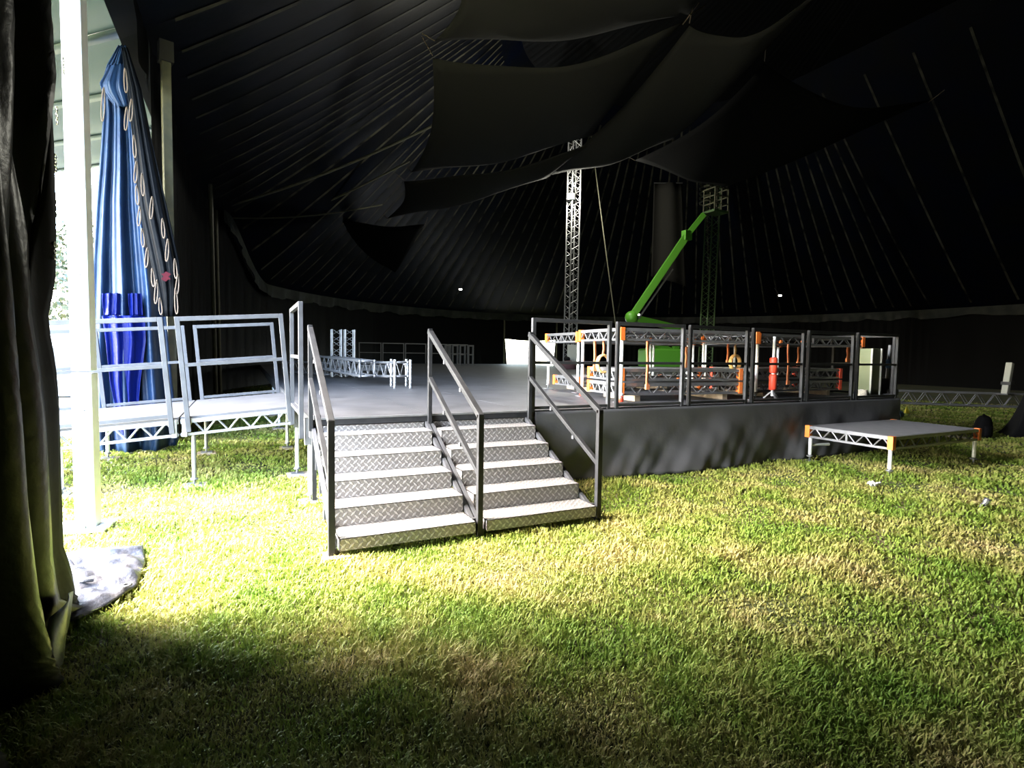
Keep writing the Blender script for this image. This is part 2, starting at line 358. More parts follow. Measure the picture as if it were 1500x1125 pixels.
# white pole of the entrance
pl = thing('entrance_pole', 'thick white square pole standing in the bright entrance', 'pole', (-1.83, .08, 0))
rzp = R(-8)
Mz = Matrix.Rotation(rzp, 3, 'Z')
mb = MB(); mb.box((-1.83, .08, .70), (.15, .15, 1.34), rzp); mb.build('lower_sleeve', 'pole_white', pl, bevel=.008)
mb = MB(); mb.box((-1.83, .08, 3.79), (.142, .142, 4.8), rzp); mb.build('shaft', 'pole_white', pl, bevel=.008)
mb = MB(); mb.box((-1.83, .08, .02), (.34, .34, .025), rzp); mb.box((-1.93, .02, .05), (.16, .2, .06), rzp+.4); mb.build('base_plate', 'pole_white', pl, bevel=.01)
for z in (1.05, 2.2, 3.05):
    mb = MB(); c = V(-1.83, .08, z)+Mz @ V(.02, -.0755, 0); mb.tube(c, c+Mz @ V(0, -.012, 0), .007, 8); mb.build('bolt', 'rubber', pl)
# gathered blue curtain: drawn back to a point at the top, spreading down to the grass
def outline(rows, vplane, fold, seed, bulge=.0, nx=44, ny=60):
    ys = [r[0] for r in rows]
    def f(s, t):
        y = ys[0]+(ys[-1]-ys[0])*t; xl = np.interp(y, ys, [r[1] for r in rows]); xr = np.interp(y, ys, [r[2] for r in rows])
        p = on_v(xl+(xr-xl)*s, y, vplane+bulge*t)
        w = (xr-xl)/110.; a = fold*(.3+w); return V(p.x, p.y - a*math.sin(s*17+seed+t*1.2) - a*.5*math.sin(s*37+t*4) - .25*w*math.sin(math.pi*s), max(.015, p.z))
    mb = MB(); mb.grid(f, nx, ny); return mb, f
bl = [(68, 174, 186), (100, 156, 192), (130, 149, 198), (170, 152, 204), (250, 147, 214), (300, 143, 219), (380, 139, 232), (430, 138, 240), (500, 137, 246), (560, 138, 252), (640, 140, 262), (668, 148, 256)]
bc = thing('blue_curtain', 'bright blue vinyl curtain gathered to a point and falling behind the ramp', 'curtain', on_v(195, 655, 4.5))
mb, fb = outline(bl, 4.45, .09, 0.); mb.build('cloth', 'vinyl_blue', bc, solid=.005)
mb, _ = outline([(96, 160, 184), (112, 153, 187), (124, 147, 189), (134, 150, 190), (158, 170, 192)], 4.3, .05, 1., nx=20, ny=16); mb.build('knot_fold', 'vinyl_blue', bc, solid=.005)
for rows in ([(430, 150, 182), (462, 152, 184)], [(430, 188, 207), (462, 190, 210)], [(463, 150, 212), (500, 156, 214), (560, 162, 206), (600, 170, 203), (640, 176, 200)]):
    mb, _ = outline(rows, 4.16, .05, 2., nx=20, ny=20); mb.build('royal_blue_panel', 'vinyl_royal', bc, solid=.005)['label'] = 'royal blue shiny vinyl panel'
# dark lacing flap with rope loops beside it
fp = [(70, 178, 187), (130, 186, 207), (200, 194, 221), (300, 203, 244), (390, 222, 264), (430, 232, 262), (464, 238, 257)]
df = thing('lacing_flap', 'dark canvas lacing flap edged with pale rope loops', 'curtain', on_v(240, 640, 4.15))
mb, ff = outline(fp, 4.15, .03, .5, nx=24, ny=40); mb.build('cloth', 'vinyl_dark', df, solid=.005)
mb = MB(); c = on_v(243, 405, 3.93)
star = [c+V(math.cos(a)*r, 0, math.sin(a)*r) for a, r in [(2*math.pi*i/12, .075 if i % 2 else .03+.02*(i % 3)) for i in range(12)]]
mb.add(star+[p+V(0, .01, 0) for p in star], [tuple(range(12)), tuple(range(23, 11, -1))]+[(i, 12+i, 12+(i+1) % 12, (i+1) % 12) for i in range(12)]); mb.build('paint_mark', 'red_paint', df)['label'] = 'splash of red paint'
loopsA = [(183, 100, 136), (186, 157, 191), (196, 198, 231), (200, 236, 268), (200, 272, 300), (205, 303, 331), (208, 335, 362), (216, 363, 392), (223, 393, 420), (230, 410, 445), (234, 436, 461)]
loopsB = [(193, 145, 178), (208, 254, 287), (223, 288, 321), (238, 320, 349), (246, 350, 383), (256, 379, 408), (261, 402, 431), (257, 422, 460), (152, 128, 178)]
for k, (x, y0, y1) in enumerate(loopsA+loopsB):
    par = df if x != 152 else bc
    a = on_v(x, y0, 3.86); b = on_v(x+2*(-1)**k, y1, 3.86); w = .027
    pts = []
    for i in range(15):
        t = i/14.; ang = math.pi*2*t; zz = .5-.5*math.cos(ang); sx = math.sin(ang)*w*(.35+.65*zz)
        p = a*(1-zz)+b*zz; pts.append(p+V(sx, .01*math.sin(ang*2), 0))
    mb = MB(); mb.path(pts, .0085, 6); mb.build('rope_loop', 'rope', par)
# eave pole behind the flap and side poles along the wall
sp = thing('eave_pole', 'olive timber eave pole rising behind the lacing flap', 'pole', (-1.68, 4.95, 0))
mb = MB(); mb.box((-1.68, 4.95, 3.2), (.13, .13, 6.4), .3); mb.build('shaft', 'pole_olive', sp, bevel=.008)
mb = MB(); mb.box((-1.68, 4.95, 6.35), (.2, .2, .32), .3); mb.build('head_bracket', 'rubber', sp)
for k, (px, v, lab) in enumerate(((306, 12.2, 'slim olive side pole against the dark canvas wall, nearer the eave pole'), (318, 15.4, 'slim olive side pole against the dark canvas wall, nearer the back corner'))):
    o = thing('side_pole', lab, 'pole', (-1.35, v, 0), 'side poles of the canvas wall')
    mb = MB(); mb.tube((-1.35, v, 0), (-1.4, v, 6.2), .06, 10); mb.build('shaft', 'pole_olive', o)
    mb = MB(); mb.lathe((-1.35, v, 0), [(.2, 0), (.2, .02), (.07, .05), (.07, .12)], 12); mb.build('foot', 'pole_olive', o)
# ---- outside the entrance: awning, bush, site cabin
aw = thing('awning', 'pale green fabric awning with lighter ribs outside the entrance', 'awning', (-6, 10, 0))
def awp(s, t, off=0.): u = -13+10.65*s; vn = -.85+(-2.35-u)*.93; v = 13.5+(vn-13.5)*t; return V(u, v, 7.2+.30*(u+2.35)+off-.10*math.sin(math.pi*t*6)**2)  # near part and slanted edge, out of view, added to shade the foreground grass
mb = MB(); mb.grid(awp, 12, 36); mb.build('fabric', 'awning', aw)
for t in (.0, .165, .33, .495, .66, .825, .97):
    mb = MB(); mb.grid(lambda s, q: awp(s, t+.025*q, -.03), 12, 1); mb.build('rib', 'awning_strip', aw, solid=.02)
for s, tt in ((.02, .01), (.5, .01), (.02, .98)): p = awp(s, tt); mb = MB(); mb.tube((p.x, p.y, 0), p, .05, 8); mb.build('post', 'alloy', aw)
def bush(name, label, c, r, n, seed):
    rg = random.Random(seed); o = thing(name, label, 'bush', (c[0], c[1], 0)); mb = MB()
    for i in range(n):
        a, b = rg.uniform(0, 2*math.pi), math.acos(rg.uniform(-1, 1)); q = r*rg.uniform(.55, 1)
        p = Vector(c)+V(q*math.sin(b)*math.cos(a)*1.5, q*math.sin(b)*math.sin(a), q*math.cos(b)); s = rg.uniform(.06, .14)
        d1 = V(rg.uniform(-1, 1), rg.uniform(-1, 1), rg.uniform(-1, 1)).normalized()*s; d2 = d1.orthogonal().normalized()*s*.6
        mb.add([p-d1, p+d2, p+d1, p-d2], [(0, 1, 2, 3)])
    f = mb.build('foliage', 'hedge', o); f['kind'] = 'stuff'
    mb = MB(); mb.tube((c[0], c[1], 0), (c[0], c[1], c[2]), .12, 8, .05); mb.build('trunk', 'wood', o)
c = on_d(95, 430, 21); bush('bush', 'sunlit green and yellow bush beyond the entrance', (c.x, c.y, c.z), 1.7, 2600, 3)
c = on_d(120, 375, 24); bush('bush', 'pale yellow taller bush behind the green one outside', (c.x, c.y, c.z), 1.5, 1800, 4)
p = on_d(88, 505, 17)
cb = thing('site_cabin', 'white site cabin standing in glare outside the entrance', 'cabin', (p.x-1, p.y+1, 0))
mb = MB(); mb.box((p.x-1, p.y+1, 1.1), (4.2, 2.2, 2.1), .15); mb.build('body', 'cabin', cb, bevel=.03)
mb = MB(); mb.box((p.x-1, p.y+1, 2.2), (4.35, 2.35, .1), .15); mb.build('roof', 'cabin', cb)
mb = MB(); mb.box((p.x-.2, p.y-.12, 1.2), (.9, .05, .7), .15); mb.build('window', 'alloy_dull', cb)
for dx in (-1.6, 1.6): mb = MB(); mb.box((p.x-1+dx, p.y+1, .05), (.3, 1.8, .1), .15); mb.build('skid', 'alloy_dull', cb)
# ================================================================== STAGE
stg = thing('stage', 'large low black stage of board panels on jack legs', 'stage', (0, 0, 0))
b0 = None
rows = [(0, 8, 0, 2), (0, 12, 2, 10)]          # (u cells from, to, v cells from, to); a cell is 1.22 x 2.44
for (ua, ub, va_, vb) in rows:
    for j in range(va_, vb):
        for i in range(ua, ub):
            if b0 is None:
                mb = MB(); mb.rng(.003, W-.003, .003, 2*W-.003, H-.03, H); b0 = mb.build('deck_board', 'deck', stg)
            else: copy_part(b0, stg, (i*W, j*2*W, 0))
mb = MB(); mb.rng(0, 8*W, .0, 4*W, H-.20, H-.032); mb.rng(0, 12*W, 4*W, 20*W, H-.20, H-.032); mb.build('frame', 'alloy_dull', stg)
mb = MB(); mb.rng(.03, 2*W-.03, -.035, -.002, H-.012, H+.006); mb.build('nosing', 'alloy', stg)
mb = MB(); mb.rng(0, 8*W, -.03, -.002, H-.07, H-.013); mb.build('fascia', 'steel_dark', stg)
def leg(o, u, v, z, r=.024, m='leg_white', plate=True, pad=True, foot='alloy'):
    mb = MB(); mb.tube((u, v, .09), (u, v, z), r, 12); l = mb.build('leg', m, o)
    mb = MB(); mb.tube((u, v, .03), (u, v, .12), r*.55, 8); mb.lathe((u, v, .085), [(r*.5, 0), (r*1.7, 0), (r*1.7, .02), (r*.5, .02)], 10); mb.build('screw_jack', foot, l)
    if plate: mb = MB(); mb.rng(u-.075, u+.075, v-.075, v+.075, .03, .04); mb.build('base_plate', foot, l)
    if pad: mb = MB(); mb.rng(u-.12, u+.13, v-.11, v+.10, 0., .03); mb.build('timber_pad', 'wood', l)
for (u, v) in ((.02, .21), (.0, 1.6), (.02, 3.7), (.02, 6.1), (.02, 8.5)): leg(stg, u, v, H-.2)
for u in (2.4, 4.8, 7.3, 9.7): leg(stg, u, .3, H-.2, pad=False)
for (v, z) in ((.21, .62), (1.6, .62)):
    mb = MB(); mb.rng(-.035, .045, v-.05, v+.05, z, H-.02); mb.build('corner_bracket', 'alloy_dull', stg)
# skirt: gathered black cloth pinned under the edge
def skirt():
    def f(s, t):
        L = 9.78-2.52
        u = 2.52+L*min(1., s/.8); v = -.045 if s <= .8 else -.045+(s-.8)/.2*3.2
        k = (u+v)*1.0; dep = t*(.035*noise1(k*1.6)+.018*math.sin(k*5.5+t*7)+.010*math.sin(k*11-t*9)+.008*math.sin(k*23+t*14)*t)
        sag = .5*math.exp(-((u-6.6)/.9)**2)
        dep += t*t*.10*math.exp(-((u-5.6)/1.2)**2)+.03*t*math.sin(k*2.1+t*4.5)
        n = (0, -1) if s <= .8 else (1, 0)
        return (u+n[0]*dep+.05*t*math.sin(k*4), v+n[1]*(dep+.04*t), (H-.015)*(1-t)+.015*t)
    mb = MB(); mb.grid(f, 260, 22); return mb
sk = single(skirt(), 'stage_skirt', 'skirt', (6, -.05, 0), 'black cloth skirt hanging in creases along the stage front', 'skirt', solid=.004)
# ---- stairs: two flights side by side
RUN, RISE, T1, FV = .3076, .1524, .1615, 1.488
mb0 = None
def uvbox_tread(u0, u1, v0, v1, z, ap):
    # folded plate: top, front apron and back lip, uv in metres so the lozenges keep their size
    me = bpy.data.meshes.new('tread'); t = .006
    V_, F_, UV_ = [], [], []
    def quad(p, uv): o = len(V_); V_.extend(p); F_.append((o, o+1, o+2, o+3)); UV_.extend(uv)
    def plate(p0, du, dv, a, b, n):
        p0, du, dv, n = map(Vector, (p0, du, dv, n)); P = [p0, p0+du*a, p0+du*a+dv*b, p0+dv*b]
        quad([tuple(x) for x in P], [(0, 0), (a, 0), (a, b), (0, b)]); Q = [x-n*t for x in P]
        quad([tuple(x) for x in reversed(Q)], [(0, b), (a, b), (a, 0), (0, 0)])
        for i in range(4): j = (i+1) % 4; quad([tuple(P[i]), tuple(Q[i]), tuple(Q[j]), tuple(P[j])], [(0, 0), (.001, 0), (.001, .001), (0, .001)])
    plate((u0, v0, z), (1, 0, 0), (0, 1, 0), u1-u0, v1-v0, (0, 0, 1))
    plate((u0, v0, z-ap), (1, 0, 0), (0, 0, 1), u1-u0, ap, (0, -1, 0))
    for uu, nn in ((u0, -1), (u1, 1)):
        P0 = (uu, v0, z-ap) if nn > 0 else (uu, v1, z-ap); plate(P0, (0, nn, 0), (0, 0, 1), v1-v0, ap, (nn, 0, 0))
    return V_, F_, UV_, me
def flight(u0, u1, label):
    o = thing('stair_flight', label, 'stairs', ((u0+u1)/2, -FV/2, 0), 'stair flights up to the stage'); b = Vector(o['_b'])
    for k in range(1, 7):
        vf = -(6-k)*RUN - .0; z = T1+(k-1)*RISE
        if k < 6: v0, v1, ap = vf, vf+RUN+.01, .150 if k > 1 else .095
        else: v0, v1, ap = -.012, -.004, .10; 
        zz = z if k < 6 else H-.075
        Vx, Fx, Ux, me = uvbox_tread(u0+.05, u1-.05, v0, v1, zz, ap)
        me.from_pydata([tuple(Vector(p)-b) for p in Vx], [], Fx); me.materials.append(MATS['tread_plate'])
        l = me.uv_layers.new(name='UVMap'); l.data.foreach_set('uv', np.array(Ux, dtype=np.float32).ravel())
        t = bpy.data.objects.new('tread' if k < 6 else 'top_riser', me); col.objects.link(t); t.parent = o
    for uu in (u0+.025, u1-.025):
        mb = MB(); mb.bar((uu, -FV+.05, .085), (uu, -.01, H-.09), .035, .05, (0, 0, 1)); mb.bar((uu, -FV+.06, .06), (uu, -FV+.06, T1+.0), .035); mb.build('stringer', 'steel_grey', o)
        for k in range(1, 6):
            vf = -(6-k)*RUN; mb = MB(); z = T1+(k-1)*RISE-.14; mb.bar((uu, vf+.28, z-.02), (uu, vf+.28, z+.13), .03, .03); mb.build('tread_bracket', 'steel_grey', o)
        mb = MB(); mb.rng(uu-.02, uu+.02, -FV-.0, -FV+.1, .03, .07); mb.build('foot', 'steel_dark', o)
    for uu in (u0+.03, u1-.03): mb = MB(); mb.bar((uu, -.06, .1), (uu, -.06, H-.22), .04); mb.build('back_post', 'steel_dark', o)
    return o
flight(.0, W, 'aluminium tread-plate stair flight beside the jack legs of the ramp side')
flight(W, 2*W, 'aluminium tread-plate stair flight beside the black skirt')
labs = ['dark steel stair handrail on the open ramp side of the steps', 'dark steel stair handrail between the two stair flights', 'dark steel stair handrail next to the black skirt']
for k in range(3):
    u = k*W; o = thing('stair_handrail', labs[k], 'handrail', (u, -FV, 0), 'stair handrails')
    w = .05
    mb = MB(); mb.bar((u, -FV, 0.), (u, -FV, 1.07), w); mb.build('lower_post', 'steel_dark', o, bevel=.004)
    mb = MB(); mb.bar((u, -.05, H-.12), (u, -.05, 1.84), w*.85); mb.build('upper_post', 'steel_dark', o, bevel=.004)
    mb = MB(); mb.bar((u, -FV-.01, 1.05), (u, -.03, 1.815), w); mb.build('top_rail', 'steel_dark', o, bevel=.004)
    mb = MB(); mb.bar((u, -FV+.0, .55), (u, -.05, 1.31), w*.85); mb.build('mid_rail', 'steel_dark', o, bevel=.004)
    for t in (.3, .62):
        for z0 in (1.05, .55): mb = MB(); vv = -FV+(FV-.05)*t; zz = z0+.765*t-.03; mb.rng(u-.03, u+.03, vv-.02, vv+.02, zz-.02, zz+.015); mb.build('clip', 'steel_grey', o)
single(MB().rng(-.06, .13, -FV-.09, -FV+.09, 0, .03), 'timber_pad', 'wood', (0.03, -FV, 0), 'small wooden pad under the stair handrail foot', 'timber pad')
# ---- guard rails
def rail(p, q, lean, hgt, label, group, drop=.0, m='steel_grey', name='guard_rail', bottom=True, w=.045):
    p, q = Vector(p), Vector(q); L_ = Vector(lean).normalized()
    o = thing(name, label, 'handrail', p, group)
    for a in (p, q): mb = MB(); mb.bar(a-L_*drop, a+L_*hgt, w, w, (q-p).normalized()); mb.build('post', m, o, bevel=.003)
    d = (q-p).normalized()
    for nm, z in (('top_rail', hgt-w/2), ('mid_rail', hgt*.52)) + ((('bottom_rail', .03),) if bottom else ()):
        mb = MB(); mb.bar(p+L_*z+d*w/2, q+L_*z-d*w/2, w*(1 if nm == 'top_rail' else .8)); mb.build(nm, m, o, bevel=.003)
    return o
nm = ['first', 'second', 'third', 'fourth', 'fifth', 'sixth']
for i in range(2, 8):
    rail((i*W+.065, 0.0, H), ((i+1)*W-.065, 0.0, H), (0, 0, 1), 1.1, f'steel guard rail panel on the skirted stage front, {nm[i-2]} from the stairs', 'guard rails on the stage front', drop=.06 if i > 2 else .16, m='steel_dark' if i > 3 else 'steel_grey')
rail((8*W+.02, .1, H), (8*W+.02, W, H), (0, 0, 1), 1.1, 'steel guard rail panel on the far short side of the stage corner', 'guard rails on the stage front', m='steel_dark')
rail((-.07, .16, H), (-.07, 1.33, H), (0, 0, 1), 1.17, 'steel guard rail panel between the stairs and the ramp', None, drop=.22)
# ---- ramp out of the entrance
SL = .075
def rz_(u): return H + SL*u
RV0, RV1 = 1.38, 3.72
ln = V(-SL, 0, 1).normalized()
def truss_edge(o, p, q, dep, n, up=V(0, 0, 1), m='alloy', name='edge', r=.012):
    p, q = Vector(p), Vector(q); up = Vector(up)
    mb = MB(); mb.bar(p, q, .04, .045); mb.build('top_chord', m, o)
    mb = MB(); mb.bar(p-up*dep, q-up*dep, .03, .03); mb.build('bottom_chord', m, o)
    mb = MB()
    for i in range(n):
        a = p+(q-p)*(i/n); b = p+(q-p)*((i+.5)/n); c = p+(q-p)*((i+1)/n); mb.tube(a-up*dep, b, r, 6); mb.tube(b, c-up*dep, r, 6)
    mb.build('lacing', m, o)
desc = ['pale ramp deck joining the stage corner', 'pale ramp deck passing behind the white entrance pole', 'pale ramp deck sloping away outside the entrance']
for k in range(3):
    ua, ub = -.04-k*W, -.04-(k+1)*W+.02
    o = thing('ramp_deck', desc[k], 'ramp', ((ua+ub)/2, RV0, 0), 'ramp decks')
    mb = MB(); a, b = V(ua, 0, rz_(ua)), V(ub, 0, rz_(ub))
    vs = [(ua, RV0, rz_(ua)), (ub, RV0, rz_(ub)), (ub, RV1, rz_(ub)), (ua, RV1, rz_(ua))]; mb.add(vs+[(x, y, z-.03) for x, y, z in vs], [(0, 1, 2, 3)[::-1], (4, 5, 6, 7), (0, 4, 5, 1), (1, 5, 6, 2), (2, 6, 7, 3), (3, 7, 4, 0)]); mb.build('deck_board', 'deck_pale', o)
    for v in (RV0-.01, RV1): truss_edge(o, (ua, v, rz_(ua)-.05), (ub, v, rz_(ub)-.05), .15, 5)
    for u in (ua-.04, ub+.04):
        mb = MB(); mb.bar((u, RV0-.02, rz_(u)-.22), (u, RV0-.02, rz_(u)-.02), .07, .05); mb.build('corner_plate', 'alloy', o)
    for v in (RV0+.05, RV1-.08): leg(o, ub+.12, v, rz_(ub)-.2, m='leg_white' if k else 'alloy')
    rl = [('stage end', 'middle', 'outside end')[k]][0]
    for v, lab in ((RV0-.05, 'near side'), (RV1+.04, 'curtain side')):
        p0, p1 = ua-.07, ub+.07
        rail((p0, v, rz_(p0)), (p1, v, rz_(p1)), ln, 1.12, f'grey ramp guard rail on the {lab} of the ramp, {rl}', 'ramp guard rails', drop=.17 if v < 2 else .02, bottom=(v > 2 or k == 1), m='steel_grey', name='ramp_rail', w=.05)
for (px, py, lab) in ((95, 722, 'grey mat on the grass behind the entrance pole'), (92, 690, 'grey board under the outer ramp leg')):
    c = on_z(px, py); single(MB().box((c.x, c.y, .012), (.5, .28, .024), .5), 'ground_mat', 'mat_grey', c, lab, 'mat')
# ================================================================== DECK MODULES (raised platforms, small deck)
def module(name, label, cat, u0, v0, L, Wd, rz, zt, zb, group=None, legs=(1, 1, 1, 1), orange=True, board='deck_dark', dep=.17, edges='alloy', corner='orange', footm='alloy', pad=False, legm='leg_white'):
    M = Matrix.Rotation(rz, 3, 'Z'); o0 = V(u0, v0, 0)
    def P(a, b, z): return o0 + M @ V(a, b, 0) + V(0, 0, z)
    o = thing(name, label, cat, P(L/2, Wd/2, zb), group)
    mb = MB(); mb.box(P(L/2, Wd/2, zt-.012), (L-.03, Wd-.03, .024), rz); mb.build('deck_board', board, o)
    cs = [(0, 0), (L, 0), (L, Wd), (0, Wd)]
    for i in range(4):
        a, b = cs[i], cs[(i+1) % 4]; n = 8 if i % 2 == 0 else 5
        truss_edge(o, P(*a, zt-.025), P(*b, zt-.025), dep-.03, n if L > 2 else 5, m=edges, r=.010)
        mb = MB(); mid = [(a[k]+b[k])/2 for k in (0, 1)]; mb.bar(P(*mid, zt-.03), P(*mid, zt-dep), .03); mb.build('upright', edges, o)
    for i, (a, b) in enumerate(cs):
        sx, sy = (.03 if a == 0 else -.03), (.03 if b == 0 else -.03)
        mb = MB(); mb.box(P(a+sx*.3, b+sy*.3, zt-dep/2-.002), (.075, .075, dep+.012), rz); mb.build('corner_block', corner if orange else edges, o, bevel=.005)
        if legs[i]:
            p = P(a+sx, b+sy, 0)
            mb = MB(); mb.tube((p.x, p.y, zb+.10), (p.x, p.y, zt-dep+.01), .025, 12); l = mb.build('leg', legm, o)
            mb = MB(); mb.tube((p.x, p.y, zb+.008), (p.x, p.y, zb+.11), .013, 8); mb.lathe((p.x, p.y, zb+.07), [(.013, 0), (.045, 0), (.045, .018), (.013, .018)], 10); mb.build('screw_jack', footm, l)
            mb = MB(); mb.box((p.x, p.y, zb+.005), (.16, .16, .01), rz); mb.build('base_plate', footm, l)
    return o, P
# small spare deck on the grass by the skirt
so, sP = module('small_deck', 'low dark deck with orange corners standing on the grass', 'platform', 7.22, -1.40, 2.25, 1.22, R(1), .545, 0., legs=(1, 1, 1, 1))
mb = MB(); mb.tube(sP(.05, 1.2, .25), sP(.42, 1.15, .24), .022, 8); mb.build('clamped_tube', 'leg_white', so)
# raised platforms on the stage
ZP = H+1.06
mods = [(4.17, .52, 2.44, 1.22, R(-5), 'upright deck module with orange corner over the stacked decks, next to the stairs', (1, 1, 1, 1)),
        (6.98, .62, 2.66, 1.22, R(-1), 'raised deck module with orange corners near the olive cabinet', (1, 1, 1, 1)),
        (4.62, 2.35, 2.44, 1.22, R(-3), 'raised deck module behind the front row, next to the stairs', (1, 1, 1, 1)),
        (7.25, 2.35, 2.44, 1.22, R(0), 'raised deck module behind the front row, near the olive cabinet', (1, 1, 1, 1))]
plats = []
for k, (u, v, L_, w_, rz, lab, lg) in enumerate(mods):
    o, P = module('platform_module', lab.replace('upright', 'raised'), 'platform', u, v, L_, w_, rz, ZP, H, 'raised deck modules on the stage', lg, edges='alloy' if k < 1 else 'alloy_dull', footm='alloy'); plats.append((o, P))
    if k == 0:
        for (a, b) in ((.03, .03), (.03, w_-.03)):
            p = P(a, b, H); mb = MB(); mb.lathe((p.x, p.y, H+.015), [(.0, 0), (.045, 0), (.04, .09), (.0, .09)], 12); mb.build('red_foot_cap', 'red', o)
            mb = MB(); mb.lathe((p.x, p.y, H+.1), [(.0, 0), (.043, 0), (.04, .035), (0, .035)], 12); mb.build('white_foot_band', 'white_card', o)
# decks stacked flat inside each front module
stk = [(4.30, .68, R(-5), .08, 'orange', 'next to the stairs, lowest of its stack', 'alloy'), (4.30, .68, R(-5), .29, 'orange', 'next to the stairs, topmost of its stack', 'alloy'),
       (7.05, .74, R(-1), .08, 'red', 'near the olive cabinet, lowest of its stack', 'alloy_dull'), (7.05, .74, R(-1), .29, 'red', 'near the olive cabinet, topmost of its stack', 'alloy_dull'),
       (4.75, 2.5, R(-3), .08, 'orange', 'behind the front row on the stairs side', 'alloy_dull'), (7.38, 2.5, R(0), .08, 'orange', 'behind the front row on the cabinet side', 'alloy_dull')]
for (u, v, rz, z, cc, lab, e) in stk:
    o, P = module('stacked_deck', 'flat spare deck lying under the raised modules, '+lab, 'deck', u, v, 2.18, .94, rz, H+z+.19, H+z-.0, 'spare decks stacked under the modules', (0, 0, 0, 0), corner=cc, edges=e)
    if z < .1:
        for a in (.3, 1.9): p = P(a, .47, H+.04); mb = MB(); mb.box(p, (.09, .9, .078), rz); mb.build('bearer', 'wood', o)
# straps hanging from the modules
def strap(px, y0, y1, v, m, lab, w=.05, coil=False):
    a, b = on_v(px, y0, v), on_v(px+(-1.), y1, v)
    o = thing('ratchet_strap', lab, 'strap', b, 'orange straps hanging from the modules')
    mb = MB(); mb.grid(lambda s, t: (a*(1-t)+b*t)+V((s-.5)*w, .006*math.sin(t*9), 0), 1, 14); mb.build('webbing', m, o, solid=.006)
    if coil:
        mb = MB(); c = b+V(0, 0, -.11)
        for k in range(3): mb.path([c+V(.11*math.cos(t), .02*(k-1), .13*math.sin(t)) for t in [2*math.pi*i/16 for i in range(16)]], .017, 6, True)
        mb.build('coil', 'strap_tan', o)
    else: mb = MB(); mb.box(b+V(0, 0, .03), (w*1.3, .03, .07)); mb.build('buckle', m, o)
strap(872, 497, 543, 1.35, 'strap', 'orange strap hanging at the stairs end of the raised modules')
strap(885, 497, 522, 1.1, 'strap', 'orange strap ending in a tan coil over the stacked decks', coil=True, w=.04)
strap(949, 497, 570, .48, 'strap', 'long orange strap hanging before the spare decks')
strap(1006, 508, 538, .9, 'strap', 'short orange strap beside the third rail post')
strap(1067, 500, 533, 1.2, 'strap', 'orange strap at the middle of the raised modules')
strap(1078, 504, 522, 1.1, 'strap_tan', 'tan strap ending in a round coil behind the second bay of dark rails', coil=True, w=.04)
strap(1155, 504, 563, .58, 'strap', 'long orange strap beside the red padded jack')
strap(1170, 508, 535, 1.3, 'strap', 'short orange strap behind the long one by the red jack')
strap(1243, 509, 530, .95, 'strap', 'broad orange strap under the cabinet end of the modules', w=.09)
strap(1262, 509, 561, .58, 'strap', 'long orange strap beside the olive cabinet')
# red padded jack post
p = on_v(1131, 585, .35); jk = thing('padded_jack', 'pale jack post wrapped in two red pads', 'jack', (p.x, p.y, H))
mb = MB(); mb.tube((p.x, p.y, H+.05), (p.x, p.y, H+1.0), .024, 12); mb.build('post', 'leg_white', jk)
for z in (.15, .42): mb = MB(); mb.lathe((p.x, p.y, H+z), [(0, 0), (.05, .0), (.06, .02), (.06, .22), (.05, .25), (0, .25)], 12); mb.build('red_pad', 'red', jk)
for a in (0, 2.1, 4.2): mb = MB(); mb.bar((p.x, p.y, H+.14), (p.x+.13*math.cos(a), p.y+.13*math.sin(a), H+.012), .02); mb.build('foot', 'alloy', jk)
# olive cabinet, equipment, coil of rope at the stage corner
p = on_v(1279, 578, .27); ol = thing('olive_cabinet', 'tall narrow olive cabinet at the stage corner', 'cabinet', (p.x, p.y, H))
mb = MB(); mb.box((p.x, p.y+.12, H+.43), (.30, .28, .84), .1); mb.build('body', 'olive_panel', ol, bevel=.012)
for s in (-.135, .135): mb = MB(); mb.box((p.x+s, p.y-.03, H+.43), (.03, .03, .84), .1); mb.build('edge_trim', 'pale_panel', ol)
mb = MB(); mb.box((p.x, p.y+.1, H+.015), (.36, .34, .03), .1); mb.build('plinth', 'alloy_dull', ol)
p = on_v(1300, 560, .36); eq = thing('winch_unit', 'grey winch unit with blue parts behind the corner rail', 'equipment', (p.x, p.y, H))
mb = MB(); mb.box((p.x, p.y, H+.17), (.2, .22, .30)); mb.build('housing', 'steel_dark', eq, bevel=.02)
mb = MB(); mb.tube((p.x-.02, p.y, H+.3), (p.x+.02, p.y, H+.92), .028, 10); mb.build('mast', 'alloy', eq)
mb = MB(); mb.box((p.x-.01, p.y-.03, H+.58), (.11, .08, .16)); mb.build('blue_box', 'bag_blue', eq)
for s in (-.09, .09): mb = MB(); mb.tube((p.x+s, p.y-.12, H+.06), (p.x+s, p.y-.07, H+.06), .06, 12); mb.build('wheel', 'rubber', eq)
p = on_v(1262, 577, .25); rc = thing('rope_coil', 'cream rope coil on the stage edge by the olive cabinet', 'rope', (p.x, p.y, H))
mb = MB()
for k in range(5): mb.path([V(p.x+(.10-.008*k)*math.cos(t), p.y+(.08)*math.sin(t), H+.02+.022*k+.01*math.sin(3*t)) for t in [2*math.pi*i/16 for i in range(16)]], .014, 6, True)
mb.build('coil', 'cream', rc)
p = on_v(1071, 505, 2.2)
